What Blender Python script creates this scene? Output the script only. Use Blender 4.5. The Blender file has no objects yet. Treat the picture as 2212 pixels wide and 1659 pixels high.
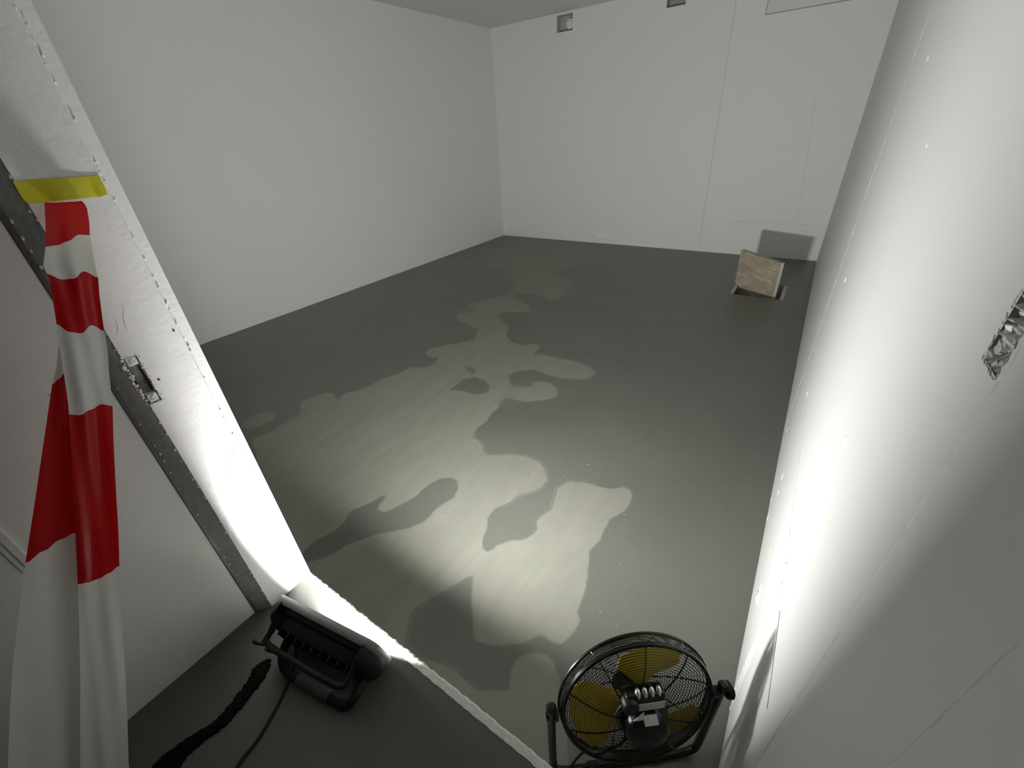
import bpy, bmesh, math, random
import numpy as np
from mathutils import Vector, Matrix

random.seed(7)
R = math.radians
S = 1.9                                  # metres per calibration unit (camera height above room floor)
C = bpy.context.scene.collection
scene = bpy.context.scene

# ------------------------------------------------------------------ camera
F_PX, PITCH, ROLL, YAW = 900.28, 0.5395, -0.0657, 0.6249
CX, CY = 1106.0, 829.5
cp, sp = math.cos(PITCH), math.sin(PITCH)
_f = Vector((0, cp, -sp)); _u = Vector((0, sp, cp)); _r = Vector((1, 0, 0))
c_, s_ = math.cos(ROLL), math.sin(ROLL)
_r2 = c_ * _r + s_ * _u; _u2 = -s_ * _r + c_ * _u
Rz = Matrix.Rotation(YAW, 3, 'Z')
CR, CU, CF = Rz @ _r2, Rz @ _u2, Rz @ _f
cam_d = bpy.data.cameras.new('camera')
cam_d.sensor_fit = 'HORIZONTAL'; cam_d.sensor_width = 36.0
cam_d.lens = F_PX / 2212.0 * 36.0
cam_d.clip_start = 0.01
cam = bpy.data.objects.new('camera', cam_d); C.objects.link(cam)
mw = Matrix.Identity(4)
for i in range(3):
    mw[i][0] = CR[i]; mw[i][1] = CU[i]; mw[i][2] = -CF[i]
cam.matrix_world = mw
scene.camera = cam

def ray(u, v):
    return CF + CR * ((u - CX) / F_PX) - CU * ((v - CY) / F_PX)
def onz(u, v, z): d = ray(u, v); return d * (z / d.z)
def onx(u, v, x): d = ray(u, v); return d * (x / d.x)
def ony(u, v, y): d = ray(u, v); return d * (y / d.y)

# ------------------------------------------------------------------ world, exposure
w = bpy.data.worlds.new('world'); scene.world = w; w.use_nodes = True
bg = w.node_tree.nodes['Background']
bg.inputs[0].default_value = (1.0, 0.97, 0.93, 1)      # faint light of the corridor behind the camera
bg.inputs[1].default_value = 0.02
LAMP_POWER = 92.0
LAMP_COLOR = (1.0, 0.99, 0.96)
vs = scene.view_settings
scene.display_settings.display_device = 'sRGB'
vs.view_transform = 'Standard'; vs.look = 'None'; vs.gamma = 1.0; vs.use_curve_mapping = False
vs.exposure = 0.0
scene.cycles.max_bounces = 16
scene.cycles.diffuse_bounces = 10
scene.cycles.sample_clamp_indirect = 10.0

# ------------------------------------------------------------------ helpers
def obj(name, bm, mats, parent=None, smooth=False, loc=None):
    me = bpy.data.meshes.new(name)
    bmesh.ops.recalc_face_normals(bm, faces=bm.faces)
    bm.to_mesh(me); bm.free()
    if not isinstance(mats, (list, tuple)): mats = [mats]
    for m in mats: me.materials.append(m)
    if smooth:
        for p in me.polygons: p.use_smooth = True
        try: me.set_sharp_from_angle(angle=R(40))
        except Exception: pass
    o = bpy.data.objects.new(name, me); C.objects.link(o)
    if parent: o.parent = parent
    if loc is not None: o.location = loc
    return o

def thing(name, label, cat, loc=(0, 0, 0), rotz=0, group=None):
    o = bpy.data.objects.new(name, None); C.objects.link(o)
    o.empty_display_size = 0.05
    o.location = loc; o.rotation_euler = (0, 0, rotz)
    o['label'] = label; o['category'] = cat
    if group: o['group'] = group
    return o

def tag(o, label, cat, group=None):
    o['label'] = label; o['category'] = cat
    if group: o['group'] = group
    return o

def struct(o, label=None):
    o['kind'] = 'structure'
    if label:
        o['label'] = label; o['category'] = label.split('|')[0] if '|' in label else o.name.split('_')[0]
    return o

def box(bm, lo, hi, M=None, bev=0.0, seg=2):
    lo = Vector(lo); hi = Vector(hi)
    vs_ = []
    for k in range(8):
        v = Vector((hi.x if k & 1 else lo.x, hi.y if k & 2 else lo.y, hi.z if k & 4 else lo.z))
        vs_.append(bm.verts.new(v))
    fs = [bm.faces.new([vs_[i] for i in f]) for f in
          ((0, 1, 3, 2), (4, 6, 7, 5), (0, 4, 5, 1), (2, 3, 7, 6), (0, 2, 6, 4), (1, 5, 7, 3))]
    geom = vs_
    if bev > 0:
        es = list({e for f in fs for e in f.edges})
        r = bmesh.ops.bevel(bm, geom=es, offset=bev, segments=seg, affect='EDGES', profile=0.5)
        geom = list({v for f in r['faces'] for v in f.verts} | {v for v in vs_ if v.is_valid})
    if M is not None:
        bmesh.ops.transform(bm, matrix=M, verts=[v for v in geom if v.is_valid])
    return geom

def tube(bm, pts, rad, n=8, closed=False, caps=True):
    pts = [Vector(p) for p in pts]
    N = len(pts)
    rads = rad if isinstance(rad, (list, tuple)) else [rad] * N
    tans = []
    for i in range(N):
        a = pts[(i - 1) % N] if (closed or i > 0) else pts[i]
        b = pts[(i + 1) % N] if (closed or i < N - 1) else pts[i]
        tans.append((b - a).normalized())
    t0 = tans[0]
    up = Vector((0, 0, 1)) if abs(t0.z) < 0.9 else Vector((1, 0, 0))
    nrm = (up - t0 * up.dot(t0)).normalized()
    rings = []
    for i in range(N):
        t = tans[i]
        nrm = (nrm - t * nrm.dot(t))
        nrm = nrm.normalized() if nrm.length > 1e-6 else t.orthogonal().normalized()
        b = t.cross(nrm)
        rings.append([bm.verts.new(pts[i] + (nrm * math.cos(2 * math.pi * k / n) + b * math.sin(2 * math.pi * k / n)) * rads[i]) for k in range(n)])
    m = N if closed else N - 1
    for i in range(m):
        A, B = rings[i], rings[(i + 1) % N]
        off = 0
        if closed and i == N - 1:
            off = min(range(n), key=lambda o: sum((A[k].co - B[(k + o) % n].co).length for k in range(n)))
        for k in range(n):
            bm.faces.new((A[k], A[(k + 1) % n], B[(k + 1 + off) % n], B[(k + off) % n]))
    if caps and not closed:
        bm.faces.new(list(reversed(rings[0]))); bm.faces.new(rings[-1])

def lathe(bm, prof, n=32, M=None):
    """prof: list of (radius, y) revolved around the Y axis."""
    rings = []
    for r, y in prof:
        if r < 1e-6:
            rings.append([bm.verts.new((0, y, 0))])
        else:
            rings.append([bm.verts.new((r * math.cos(2 * math.pi * k / n), y, r * math.sin(2 * math.pi * k / n))) for k in range(n)])
    for A, B in zip(rings, rings[1:]):
        for k in range(n):
            k2 = (k + 1) % n
            if len(A) == 1 and len(B) == 1: continue
            if len(A) == 1: bm.faces.new((A[0], B[k2], B[k]))
            elif len(B) == 1: bm.faces.new((A[k], A[k2], B[0]))
            else: bm.faces.new((A[k], A[k2], B[k2], B[k]))
    if M is not None:
        bmesh.ops.transform(bm, matrix=M, verts=[v for r_ in rings for v in r_])

def prism(bm, poly, z0, z1):
    lo = [bm.verts.new((x, y, z0)) for x, y in poly]
    hi = [bm.verts.new((x, y, z1)) for x, y in poly]
    n = len(poly)
    bm.faces.new(list(reversed(lo))); bm.faces.new(hi)
    for i in range(n):
        bm.faces.new((lo[i], lo[(i + 1) % n], hi[(i + 1) % n], hi[i]))

def smooth_path(pts, n=8):
    """Catmull-Rom through the points."""
    P = [Vector(p) for p in pts]
    P = [P[0] * 2 - P[1]] + P + [P[-1] * 2 - P[-2]]
    out = []
    for i in range(1, len(P) - 2):
        p0, p1, p2, p3 = P[i - 1:i + 3]
        for k in range(n):
            t = k / n
            out.append(0.5 * ((2 * p1) + (p2 - p0) * t + (2 * p0 - 5 * p1 + 4 * p2 - p3) * t * t + (3 * p1 - p0 - 3 * p2 + p3) * t ** 3))
    out.append(P[-2])
    return out

# ------------------------------------------------------------------ materials
def mat(name, color, rough=0.5, spec=0.5, metal=0.0, bump=None, var=0.0, vscale=3.0):
    m = bpy.data.materials.new(name); m.use_nodes = True
    nt = m.node_tree; b = nt.nodes['Principled BSDF']
    b.inputs['Base Color'].default_value = (*color, 1)
    b.inputs['Roughness'].default_value = rough
    b.inputs['Metallic'].default_value = metal
    b.inputs['Specular IOR Level'].default_value = spec
    tc = nt.nodes.new('ShaderNodeNewGeometry') if False else nt.nodes.new('ShaderNodeTexCoord')
    if var > 0:
        n = nt.nodes.new('ShaderNodeTexNoise'); n.inputs['Scale'].default_value = vscale; n.inputs['Detail'].default_value = 6
        nt.links.new(tc.outputs['Object'], n.inputs['Vector'])
        mx = nt.nodes.new('ShaderNodeMix'); mx.data_type = 'RGBA'
        mx.inputs[6].default_value = (*[max(0, c * (1 - var)) for c in color], 1)
        mx.inputs[7].default_value = (*[min(1, c * (1 + var)) for c in color], 1)
        nt.links.new(n.outputs['Fac'], mx.inputs[0]); nt.links.new(mx.outputs[2], b.inputs['Base Color'])
    if bump:
        sc, st, dist = bump
        n = nt.nodes.new('ShaderNodeTexNoise'); n.inputs['Scale'].default_value = sc; n.inputs['Detail'].default_value = 5
        nt.links.new(tc.outputs['Object'], n.inputs['Vector'])
        bp = nt.nodes.new('ShaderNodeBump'); bp.inputs['Strength'].default_value = st; bp.inputs['Distance'].default_value = dist
        nt.links.new(n.outputs['Fac'], bp.inputs['Height']); nt.links.new(bp.outputs['Normal'], b.inputs['Normal'])
    return m

def wall_paint(name, color, rough=0.55, relief=0.25, pits=0.6):
    """white paint on cast concrete: soft undulation, roller grain, sparse air holes"""
    m = bpy.data.materials.new(name); m.use_nodes = True
    nt = m.node_tree; b = nt.nodes['Principled BSDF']; L = nt.links.new
    b.inputs['Roughness'].default_value = rough
    b.inputs['Specular IOR Level'].default_value = 0.35
    tc = nt.nodes.new('ShaderNodeTexCoord')
    n1 = nt.nodes.new('ShaderNodeTexNoise'); n1.inputs['Scale'].default_value = 1.1; n1.inputs['Detail'].default_value = 5
    n2 = nt.nodes.new('ShaderNodeTexNoise'); n2.inputs['Scale'].default_value = 90; n2.inputs['Detail'].default_value = 3
    n3 = nt.nodes.new('ShaderNodeTexNoise'); n3.inputs['Scale'].default_value = 7; n3.inputs['Detail'].default_value = 6
    vo = nt.nodes.new('ShaderNodeTexVoronoi'); vo.inputs['Scale'].default_value = 6.5
    for n in (n1, n2, n3, vo): L(tc.outputs['Object'], n.inputs['Vector'])
    # sparse pits: small voronoi cores, only in some cells
    sep = nt.nodes.new('ShaderNodeSeparateColor'); L(vo.outputs['Color'], sep.inputs[0])
    pr = nt.nodes.new('ShaderNodeMath'); pr.operation = 'GREATER_THAN'; pr.inputs[1].default_value = 0.72; L(sep.outputs[0], pr.inputs[0])
    rad = nt.nodes.new('ShaderNodeMapRange'); rad.inputs['From Min'].default_value = 0.012; rad.inputs['From Max'].default_value = 0.035
    rad.inputs['To Min'].default_value = 1; rad.inputs['To Max'].default_value = 0; L(vo.outputs['Distance'], rad.inputs['Value'])
    pit = nt.nodes.new('ShaderNodeMath'); pit.operation = 'MULTIPLY'; L(pr.outputs[0], pit.inputs[0]); L(rad.outputs[0], pit.inputs[1])
    pit2 = nt.nodes.new('ShaderNodeMath'); pit2.operation = 'MULTIPLY'; pit2.inputs[1].default_value = pits; L(pit.outputs[0], pit2.inputs[0])
    mx = nt.nodes.new('ShaderNodeMix'); mx.data_type = 'RGBA'
    mx.inputs[6].default_value = (*[c * 0.95 for c in color], 1); mx.inputs[7].default_value = (*color, 1)
    L(n1.outputs['Fac'], mx.inputs[0])
    mx2 = nt.nodes.new('ShaderNodeMix'); mx2.data_type = 'RGBA'; mx2.inputs[7].default_value = (0.2, 0.2, 0.19, 1)
    L(mx.outputs[2], mx2.inputs[6]); L(pit2.outputs[0], mx2.inputs[0])
    L(mx2.outputs[2], b.inputs['Base Color'])
    a1 = nt.nodes.new('ShaderNodeMath'); a1.operation = 'MULTIPLY'; a1.inputs[1].default_value = 0.25; L(n2.outputs['Fac'], a1.inputs[0])
    a2 = nt.nodes.new('ShaderNodeMath'); a2.operation = 'ADD'; L(a1.outputs[0], a2.inputs[0]); L(n3.outputs['Fac'], a2.inputs[1])
    a3 = nt.nodes.new('ShaderNodeMath'); a3.operation = 'SUBTRACT'; L(a2.outputs[0], a3.inputs[0]); L(pit2.outputs[0], a3.inputs[1])
    bp = nt.nodes.new('ShaderNodeBump'); bp.inputs['Strength'].default_value = relief; bp.inputs['Distance'].default_value = 0.004
    L(a3.outputs[0], bp.inputs['Height']); L(bp.outputs['Normal'], b.inputs['Normal'])
    return m

WHITE = (0.84, 0.84, 0.825)
M_wall = wall_paint('white_wall_paint', WHITE, 0.55, 0.22, 0.35)
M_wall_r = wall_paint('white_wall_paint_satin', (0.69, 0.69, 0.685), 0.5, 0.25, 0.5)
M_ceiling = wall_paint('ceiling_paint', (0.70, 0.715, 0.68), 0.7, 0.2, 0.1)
M_jamb = wall_paint('jamb_paint', (0.74, 0.73, 0.725), 0.4, 0.7, 0.8)
M_corr = wall_paint('corridor_wall_paint', (0.72, 0.72, 0.70), 0.6, 0.5, 0.9)
M_rough = mat('rough_plaster_edge', (0.72, 0.72, 0.69), 0.8, 0.3, bump=(160, 0.8, 0.006), var=0.12, vscale=60)
M_rebate = mat('shaded_rebate', (0.30, 0.31, 0.30), 0.45, 0.5, bump=(90, 0.5, 0.004), var=0.2, vscale=30)  # face turned from the lamp; its shade is put into this grey
M_seal = mat('dark_seal', (0.06, 0.06, 0.06), 0.6)
M_concrete = mat('raw_concrete', (0.42, 0.41, 0.37), 0.85, 0.3, bump=(70, 0.5, 0.005), var=0.2, vscale=20)
M_black = mat('black_plastic', (0.008, 0.008, 0.009), 0.42, 0.35, bump=(200, 0.1, 0.001))
M_rubber = mat('black_rubber', (0.010, 0.010, 0.010), 0.7, 0.3)
M_blackpaint = mat('black_gloss_paint', (0.006, 0.006, 0.006), 0.26, 0.35)
M_wire = mat('black_wire', (0.006, 0.006, 0.006), 0.28, 0.4)
M_rim = mat('dark_grey_bezel', (0.20, 0.195, 0.19), 0.45, 0.5, bump=(30, 0.15, 0.002), var=0.15, vscale=12)
M_yellow = mat('yellow_blade', (0.62, 0.47, 0.02), 0.4, 0.5, var=0.05)
M_silver = mat('silver_plastic', (0.75, 0.74, 0.72), 0.22, 0.5, metal=0.85)
M_label = mat('grey_label', (0.52, 0.50, 0.47), 0.5, var=0.18, vscale=60)
M_labelw = mat('glint_label', (0.85, 0.84, 0.80), 0.35)
M_cavity = mat('dark_cavity', (0.09, 0.09, 0.088), 0.6, var=0.3, vscale=40)
M_rib = mat('grey_ribbed_plastic', (0.33, 0.33, 0.33), 0.35, 0.5)
M_redline = mat('dull_red_line', (0.24, 0.12, 0.10), 0.8)

# yellow see-through tape
def tape_mat(name, color, rough, trans, through=None):
    m = bpy.data.materials.new(name); m.use_nodes = True
    nt = m.node_tree; b = nt.nodes['Principled BSDF']; L = nt.links.new
    b.inputs['Base Color'].default_value = (*color, 1); b.inputs['Roughness'].default_value = rough
    tr = nt.nodes.new('ShaderNodeBsdfTranslucent'); tr.inputs[0].default_value = (*(through or color), 1)
    ms = nt.nodes.new('ShaderNodeMixShader'); ms.inputs[0].default_value = trans
    out = nt.nodes['Material Output']
    L(b.outputs[0], ms.inputs[1]); L(tr.outputs[0], ms.inputs[2]); L(ms.outputs[0], out.inputs[0])
    tc = nt.nodes.new('ShaderNodeTexCoord'); n = nt.nodes.new('ShaderNodeTexNoise'); n.inputs['Scale'].default_value = 22
    L(tc.outputs['Object'], n.inputs['Vector'])
    bp = nt.nodes.new('ShaderNodeBump'); bp.inputs['Strength'].default_value = 0.35; bp.inputs['Distance'].default_value = 0.004
    L(n.outputs['Fac'], bp.inputs['Height']); L(bp.outputs['Normal'], b.inputs['Normal'])
    return m
M_tape_y = tape_mat('yellow_adhesive_film', (0.66, 0.62, 0.02), 0.35, 0.15)
M_tape_r = tape_mat('red_tape_film', (0.44, 0.008, 0.012), 0.35, 0.5, (0.85, 0.05, 0.04))
M_tape_w = tape_mat('white_tape_film', (0.86, 0.86, 0.84), 0.4, 0.5)

# wood of the sump lid
M_wood = bpy.data.materials.new('weathered_board'); M_wood.use_nodes = True
nt = M_wood.node_tree; b = nt.nodes['Principled BSDF']; L = nt.links.new
tc = nt.nodes.new('ShaderNodeTexCoord'); mp = nt.nodes.new('ShaderNodeMapping'); mp.inputs['Scale'].default_value = (3, 20, 14)
n = nt.nodes.new('ShaderNodeTexNoise'); n.inputs['Scale'].default_value = 1.0; n.inputs['Detail'].default_value = 6; n.inputs['Distortion'].default_value = 1.0
n2 = nt.nodes.new('ShaderNodeTexNoise'); n2.inputs['Scale'].default_value = 7; n2.inputs['Detail'].default_value = 3
cr = nt.nodes.new('ShaderNodeValToRGB'); cr.color_ramp.elements[0].position = 0.35; cr.color_ramp.elements[1].position = 0.68
cr.color_ramp.elements[0].color = (0.36, 0.29, 0.20, 1); cr.color_ramp.elements[1].color = (0.58, 0.50, 0.38, 1)
mx = nt.nodes.new('ShaderNodeMix'); mx.data_type = 'RGBA'; mx.blend_type = 'MULTIPLY'; mx.inputs[0].default_value = 0.6
L(tc.outputs['Object'], mp.inputs[0]); L(mp.outputs[0], n.inputs[0]); L(tc.outputs['Object'], n2.inputs[0])
L(n.outputs['Fac'], cr.inputs[0]); L(cr.outputs[0], mx.inputs[6]); L(n2.outputs['Fac'], mx.inputs[7])
ga = nt.nodes.new('ShaderNodeGamma'); ga.inputs[1].default_value = 0.85
L(mx.outputs[2], ga.inputs[0]); L(ga.outputs[0], b.inputs['Base Color']); b.inputs['Roughness'].default_value = 0.75
M_woodedge = mat('pale_board_edge', (0.80, 0.77, 0.75), 0.7, var=0.12, vscale=60)

# floor coating: thin pale film over the dark grey-green coat, outlined by a per-vertex distance
def floor_mat(name, with_film):
    m = bpy.data.materials.new(name); m.use_nodes = True
    nt = m.node_tree; b = nt.nodes['Principled BSDF']; L = nt.links.new
    tc = nt.nodes.new('ShaderNodeTexCoord')
    def noise(sc, det=5, dist=0.0):
        n = nt.nodes.new('ShaderNodeTexNoise'); n.inputs['Scale'].default_value = sc; n.inputs['Detail'].default_value = det
        n.inputs['Distortion'].default_value = dist
        L(tc.outputs['Object'], n.inputs['Vector']); return n
    def mrange(sock, a, b_, c, d):
        n = nt.nodes.new('ShaderNodeMapRange'); L(sock, n.inputs['Value'])
        for k, v in zip(('From Min', 'From Max', 'To Min', 'To Max'), (a, b_, c, d)): n.inputs[k].default_value = v
        return n.outputs[0]
    def math_(op, a, b_):
        n = nt.nodes.new('ShaderNodeMath'); n.operation = op
        for i, v in enumerate((a, b_)):
            if isinstance(v, (int, float)): n.inputs[i].default_value = v
            else: L(v, n.inputs[i])
        return n.outputs[0]
    def mixc(fac, a, b_):
        n = nt.nodes.new('ShaderNodeMix'); n.data_type = 'RGBA'
        if isinstance(fac, (int, float)): n.inputs[0].default_value = fac
        else: L(fac, n.inputs[0])
        for i, v in ((6, a), (7, b_)):
            if isinstance(v, tuple): n.inputs[i].default_value = (*v, 1)
            else: L(v, n.inputs[i])
        return n.outputs[2]
    big = noise(1.3, 6, 0.6); mid = noise(7, 6, 0.4); fine = noise(45, 4)
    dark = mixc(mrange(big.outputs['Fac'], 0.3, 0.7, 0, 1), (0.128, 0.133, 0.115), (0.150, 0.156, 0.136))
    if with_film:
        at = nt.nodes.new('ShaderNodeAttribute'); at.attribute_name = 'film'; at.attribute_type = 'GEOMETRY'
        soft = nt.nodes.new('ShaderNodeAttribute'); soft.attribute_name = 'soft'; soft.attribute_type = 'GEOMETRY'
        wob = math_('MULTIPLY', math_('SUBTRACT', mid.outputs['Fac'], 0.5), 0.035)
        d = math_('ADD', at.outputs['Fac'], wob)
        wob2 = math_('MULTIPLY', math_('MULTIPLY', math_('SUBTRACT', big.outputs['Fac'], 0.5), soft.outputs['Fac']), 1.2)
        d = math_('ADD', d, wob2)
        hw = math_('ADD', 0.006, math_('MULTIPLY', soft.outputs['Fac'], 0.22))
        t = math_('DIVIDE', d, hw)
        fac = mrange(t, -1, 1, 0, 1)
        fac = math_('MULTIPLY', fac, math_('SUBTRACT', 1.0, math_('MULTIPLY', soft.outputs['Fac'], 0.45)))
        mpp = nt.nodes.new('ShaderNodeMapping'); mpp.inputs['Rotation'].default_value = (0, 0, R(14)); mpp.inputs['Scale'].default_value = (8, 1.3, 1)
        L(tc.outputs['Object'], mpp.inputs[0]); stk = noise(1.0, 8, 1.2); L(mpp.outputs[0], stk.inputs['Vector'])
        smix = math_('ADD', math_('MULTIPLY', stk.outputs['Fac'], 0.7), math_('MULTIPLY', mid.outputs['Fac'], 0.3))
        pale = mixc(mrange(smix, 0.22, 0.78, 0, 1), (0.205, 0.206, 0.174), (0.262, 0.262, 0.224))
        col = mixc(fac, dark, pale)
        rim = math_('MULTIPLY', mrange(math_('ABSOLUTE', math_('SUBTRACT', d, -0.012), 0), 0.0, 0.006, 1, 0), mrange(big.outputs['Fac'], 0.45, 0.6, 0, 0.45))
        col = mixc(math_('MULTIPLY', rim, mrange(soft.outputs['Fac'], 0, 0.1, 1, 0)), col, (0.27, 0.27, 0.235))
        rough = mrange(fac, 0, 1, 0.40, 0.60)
    else:
        col = mixc(0.38, dark, (0.02, 0.021, 0.018)); rough = None  # same coat for the corridor; its dimness is put into the colour
    L(col, b.inputs['Base Color'])
    if rough is not None: L(rough, b.inputs['Roughness'])
    else: b.inputs['Roughness'].default_value = 0.5
    b.inputs['Specular IOR Level'].default_value = 0.4
    hgt = math_('ADD', math_('MULTIPLY', fine.outputs['Fac'], 0.35), mid.outputs['Fac'])
    if with_film: hgt = math_('ADD', math_('ADD', hgt, math_('MULTIPLY', fac, 0.25)), math_('MULTIPLY', stk.outputs['Fac'], 0.6))
    bp = nt.nodes.new('ShaderNodeBump'); bp.inputs['Strength'].default_value = 0.22; bp.inputs['Distance'].default_value = 0.006
    L(hgt, bp.inputs['Height']); L(bp.outputs['Normal'], b.inputs['Normal'])
    return m
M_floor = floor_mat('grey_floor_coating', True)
M_floor2 = floor_mat('grey_floor_coating_shaded', False)

# ------------------------------------------------------------------ room dimensions (metres)
XL, XR, YB, ZC = -2.927 * S, 0.1024 * S, 4.093 * S, 0.852 * S
ZF = -1.0 * S                             # room floor
K = 0.72; Q = K / 0.98                   # the corridor floor lies one step higher than the room floor
ZK = -K * S
XJ, YJ0, YJ1 = -0.886 * Q * S, 0.139 * Q * S, 0.249 * Q * S      # left jamb face, its rebate edge and its room edge
XW = -0.9075 * Q * S; YW = 0.112 * Q * S         # corridor left wall and where it meets the rebate
ZL = 0.40 * S                             # lintel underside
YE = -1.7 * S                             # end of the modelled corridor

# ------------------------------------------------------------------ floor of the room with the film and the sump hole
HX0, HX1, HY0, HY1 = -0.350 * S, -0.030 * S, 3.035 * S, 3.350 * S
Z7 = lambda x, y: (500 + x / 2.212, 450 + y / 2.212)
Z8 = lambda x, y: (500 + x / 2.212, 900 + y / 2.212)
def poly(fn, pts): return [fn(*p) for p in pts]
main_right = poly(Z7, [(1290, 150), (1360, 133), (1500, 150), (1640, 165), (1750, 180), (2060, 195), (2000, 215), (1860, 240), (1930, 262), (1850, 280), (1720, 272), (1600, 300), (1560, 318), (1640, 350), (1622, 385), (1600, 420), (1560, 442), (1500, 438), (1430, 415), (1362, 410), (1350, 428), (1400, 448), (1432, 475), (1420, 495), (1350, 498), (1300, 490), (1265, 510), (1290, 535), (1320, 555), (1322, 580), (1310, 600), (1335, 640), (1390, 655), (1440, 646), (1472, 655), (1462, 680), (1440, 695), (1490, 700), (1560, 715), (1640, 730), (1700, 750), (1738, 785), (1720, 808), (1660, 818), (1560, 808), (1500, 790), (1460, 775), (1430, 770), (1360, 780), (1325, 800), (1330, 840), (1350, 852), (1430, 850), (1455, 828), (1510, 832), (1550, 855), (1562, 885), (1540, 905), (1480, 918), (1400, 922), (1320, 905), (1285, 915), (1275, 950), (1225, 1000), (1220, 1020), (1170, 1050), (1160, 1075), (1155, 1095), (1190, 1120), (1210, 1165), (1230, 1180), (1330, 1175), (1410, 1182), (1465, 1205), (1500, 1245), (1510, 1290), (1480, 1330), (1430, 1355), (1370, 1372)])
main_right += poly(Z8, [(1340, 405), (1260, 435), (1225, 485), (1215, 545), (1195, 585), (1200, 625), (1215, 648), (1240, 640), (1270, 615), (1320, 598), (1400, 585), (1450, 550), (1462, 535), (1455, 500), (1490, 465), (1535, 440), (1545, 395), (1560, 340), (1600, 312), (1700, 310), (1745, 330), (1800, 345), (1870, 333), (1905, 350), (1918, 375), (1905, 420), (1880, 450), (1810, 490), (1785, 530), (1765, 590), (1705, 640), (1710, 690), (1705, 760), (1690, 800), (1680, 870), (1660, 940), (1668, 980), (1630, 1030), (1582, 1088), (1560, 1110), (1545, 1180), (1565, 1260), (1600, 1420)])
main_right += [(1230, 1700), (1180, 1760), (640, 1300), (560, 1010)]
main_left = poly(Z7, [(100, 1100), (180, 1075), (230, 1040), (330, 985), (328, 950), (340, 920), (420, 890), (490, 880), (502, 912), (520, 915), (535, 885), (600, 870), (660, 850), (690, 830), (720, 815), (800, 790), (860, 758), (925, 762), (970, 740), (985, 715), (940, 710), (925, 690), (950, 668), (1050, 650), (1160, 625), (1170, 600), (1190, 580), (1130, 555), (1085, 535), (1075, 520), (1085, 508), (1130, 500), (1180, 488), (1150, 475), (1118, 455), (1180, 450), (1270, 422), (1325, 415), (1325, 390), (1350, 370), (1345, 330), (1330, 290), (1230, 278), (1195, 245), (1240, 215), (1330, 205), (1340, 180)])
LIGHT = [main_right + main_left,
         poly(Z7, [(55, 1040), (70, 1010), (130, 978), (200, 975), (212, 990), (190, 1015), (130, 1040), (70, 1055)])]
DARK = [poly(Z8, [(1045, 288), (1085, 305), (1085, 345), (1060, 385), (1000, 420), (960, 460), (930, 490), (890, 510), (840, 530), (780, 545), (700, 555), (640, 580), (560, 610), (490, 650), (400, 690), (330, 700), (350, 640), (400, 590), (470, 560), (540, 505), (570, 450), (620, 430), (690, 395), (738, 372), (745, 380), (715, 410), (700, 440), (740, 455), (800, 425), (870, 385), (920, 345), (950, 320), (1000, 292)]),
        poly(Z8, [(1152, 758), (1148, 870), (1160, 1060), (1200, 1085), (1300, 1092), (1400, 1080), (1460, 1050), (1482, 1043), (1545, 1080), (1585, 1090), (1620, 1120), (1640, 1300), (1600, 1290), (1545, 1215), (1540, 1180), (1510, 1145), (1440, 1125), (1368, 1150), (1335, 1210), (1335, 1280), (1320, 1315), (1300, 1320), (1260, 1305), (1210, 1310), (1160, 1290), (1110, 1250), (1050, 1210), (960, 1165), (890, 1145), (830, 1100), (820, 1070), (845, 1010), (850, 960), (870, 925), (930, 880), (1000, 840), (1090, 785)]),
        poly(Z7, [(1040, 870), (1100, 820), (1170, 805), (1215, 825), (1238, 850), (1222, 880), (1170, 890), (1120, 875)]),
        poly(Z7, [(1115, 755), (1155, 762), (1168, 778), (1155, 790), (1120, 772)])]
def px_poly(p): return np.array([tuple(onz(u, v, ZF))[:2] for u, v in p])
def sdf(poly_, X, Y):
    d2 = np.full(X.shape, 1e9); inside = np.zeros(X.shape, bool)
    n = len(poly_)
    for i in range(n):
        ax, ay = poly_[i]; bx, by = poly_[(i + 1) % n]
        ex, ey = bx - ax, by - ay
        l2 = ex * ex + ey * ey + 1e-12
        t = np.clip(((X - ax) * ex + (Y - ay) * ey) / l2, 0, 1)
        d2 = np.minimum(d2, (X - ax - t * ex) ** 2 + (Y - ay - t * ey) ** 2)
        cond = ((ay > Y) != (by > Y))
        with np.errstate(divide='ignore', invalid='ignore'):
            xi = ax + (Y - ay) * ex / (ey if abs(ey) > 1e-12 else 1e-12)
        inside ^= cond & (X < xi)
    d = np.sqrt(d2)
    return np.where(inside, d, -d)
def lines(a, b, step, extra):
    n = max(1, round((b - a) / step))
    v = [a + (b - a) * i / n for i in range(n + 1)]
    for e in extra:
        k = min(range(1, len(v) - 1), key=lambda i: abs(v[i] - e)); v[k] = e
    return v
gx = lines(XL, XR, 0.025, (HX0, HX1)); gy = lines(YJ1, YB, 0.025, (HY0, HY1))
GX, GY = np.meshgrid(np.array(gx), np.array(gy))
LIGHT = [px_poly(p) for p in LIGHT]; DARK = [px_poly(p) for p in DARK]
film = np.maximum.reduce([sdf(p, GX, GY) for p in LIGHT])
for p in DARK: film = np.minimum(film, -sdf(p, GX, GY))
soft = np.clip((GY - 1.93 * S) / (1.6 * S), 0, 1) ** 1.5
nx, ny = len(gx), len(gy)
verts = np.stack([GX.ravel(), GY.ravel(), np.full(nx * ny, ZF)], 1)
ii, jj = np.meshgrid(np.arange(nx - 1), np.arange(ny - 1))
cxm = (GX[:-1, :-1] + GX[1:, 1:]) / 2; cym = (GY[:-1, :-1] + GY[1:, 1:]) / 2
keep = ~((cxm > HX0) & (cxm < HX1) & (cym > HY0) & (cym < HY1))
b0 = (jj * nx + ii)[keep]
faces = np.stack([b0, b0 + 1, b0 + 1 + nx, b0 + nx], 1)
me = bpy.data.meshes.new('floor')
me.from_pydata(verts.tolist(), [], faces.tolist())
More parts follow.
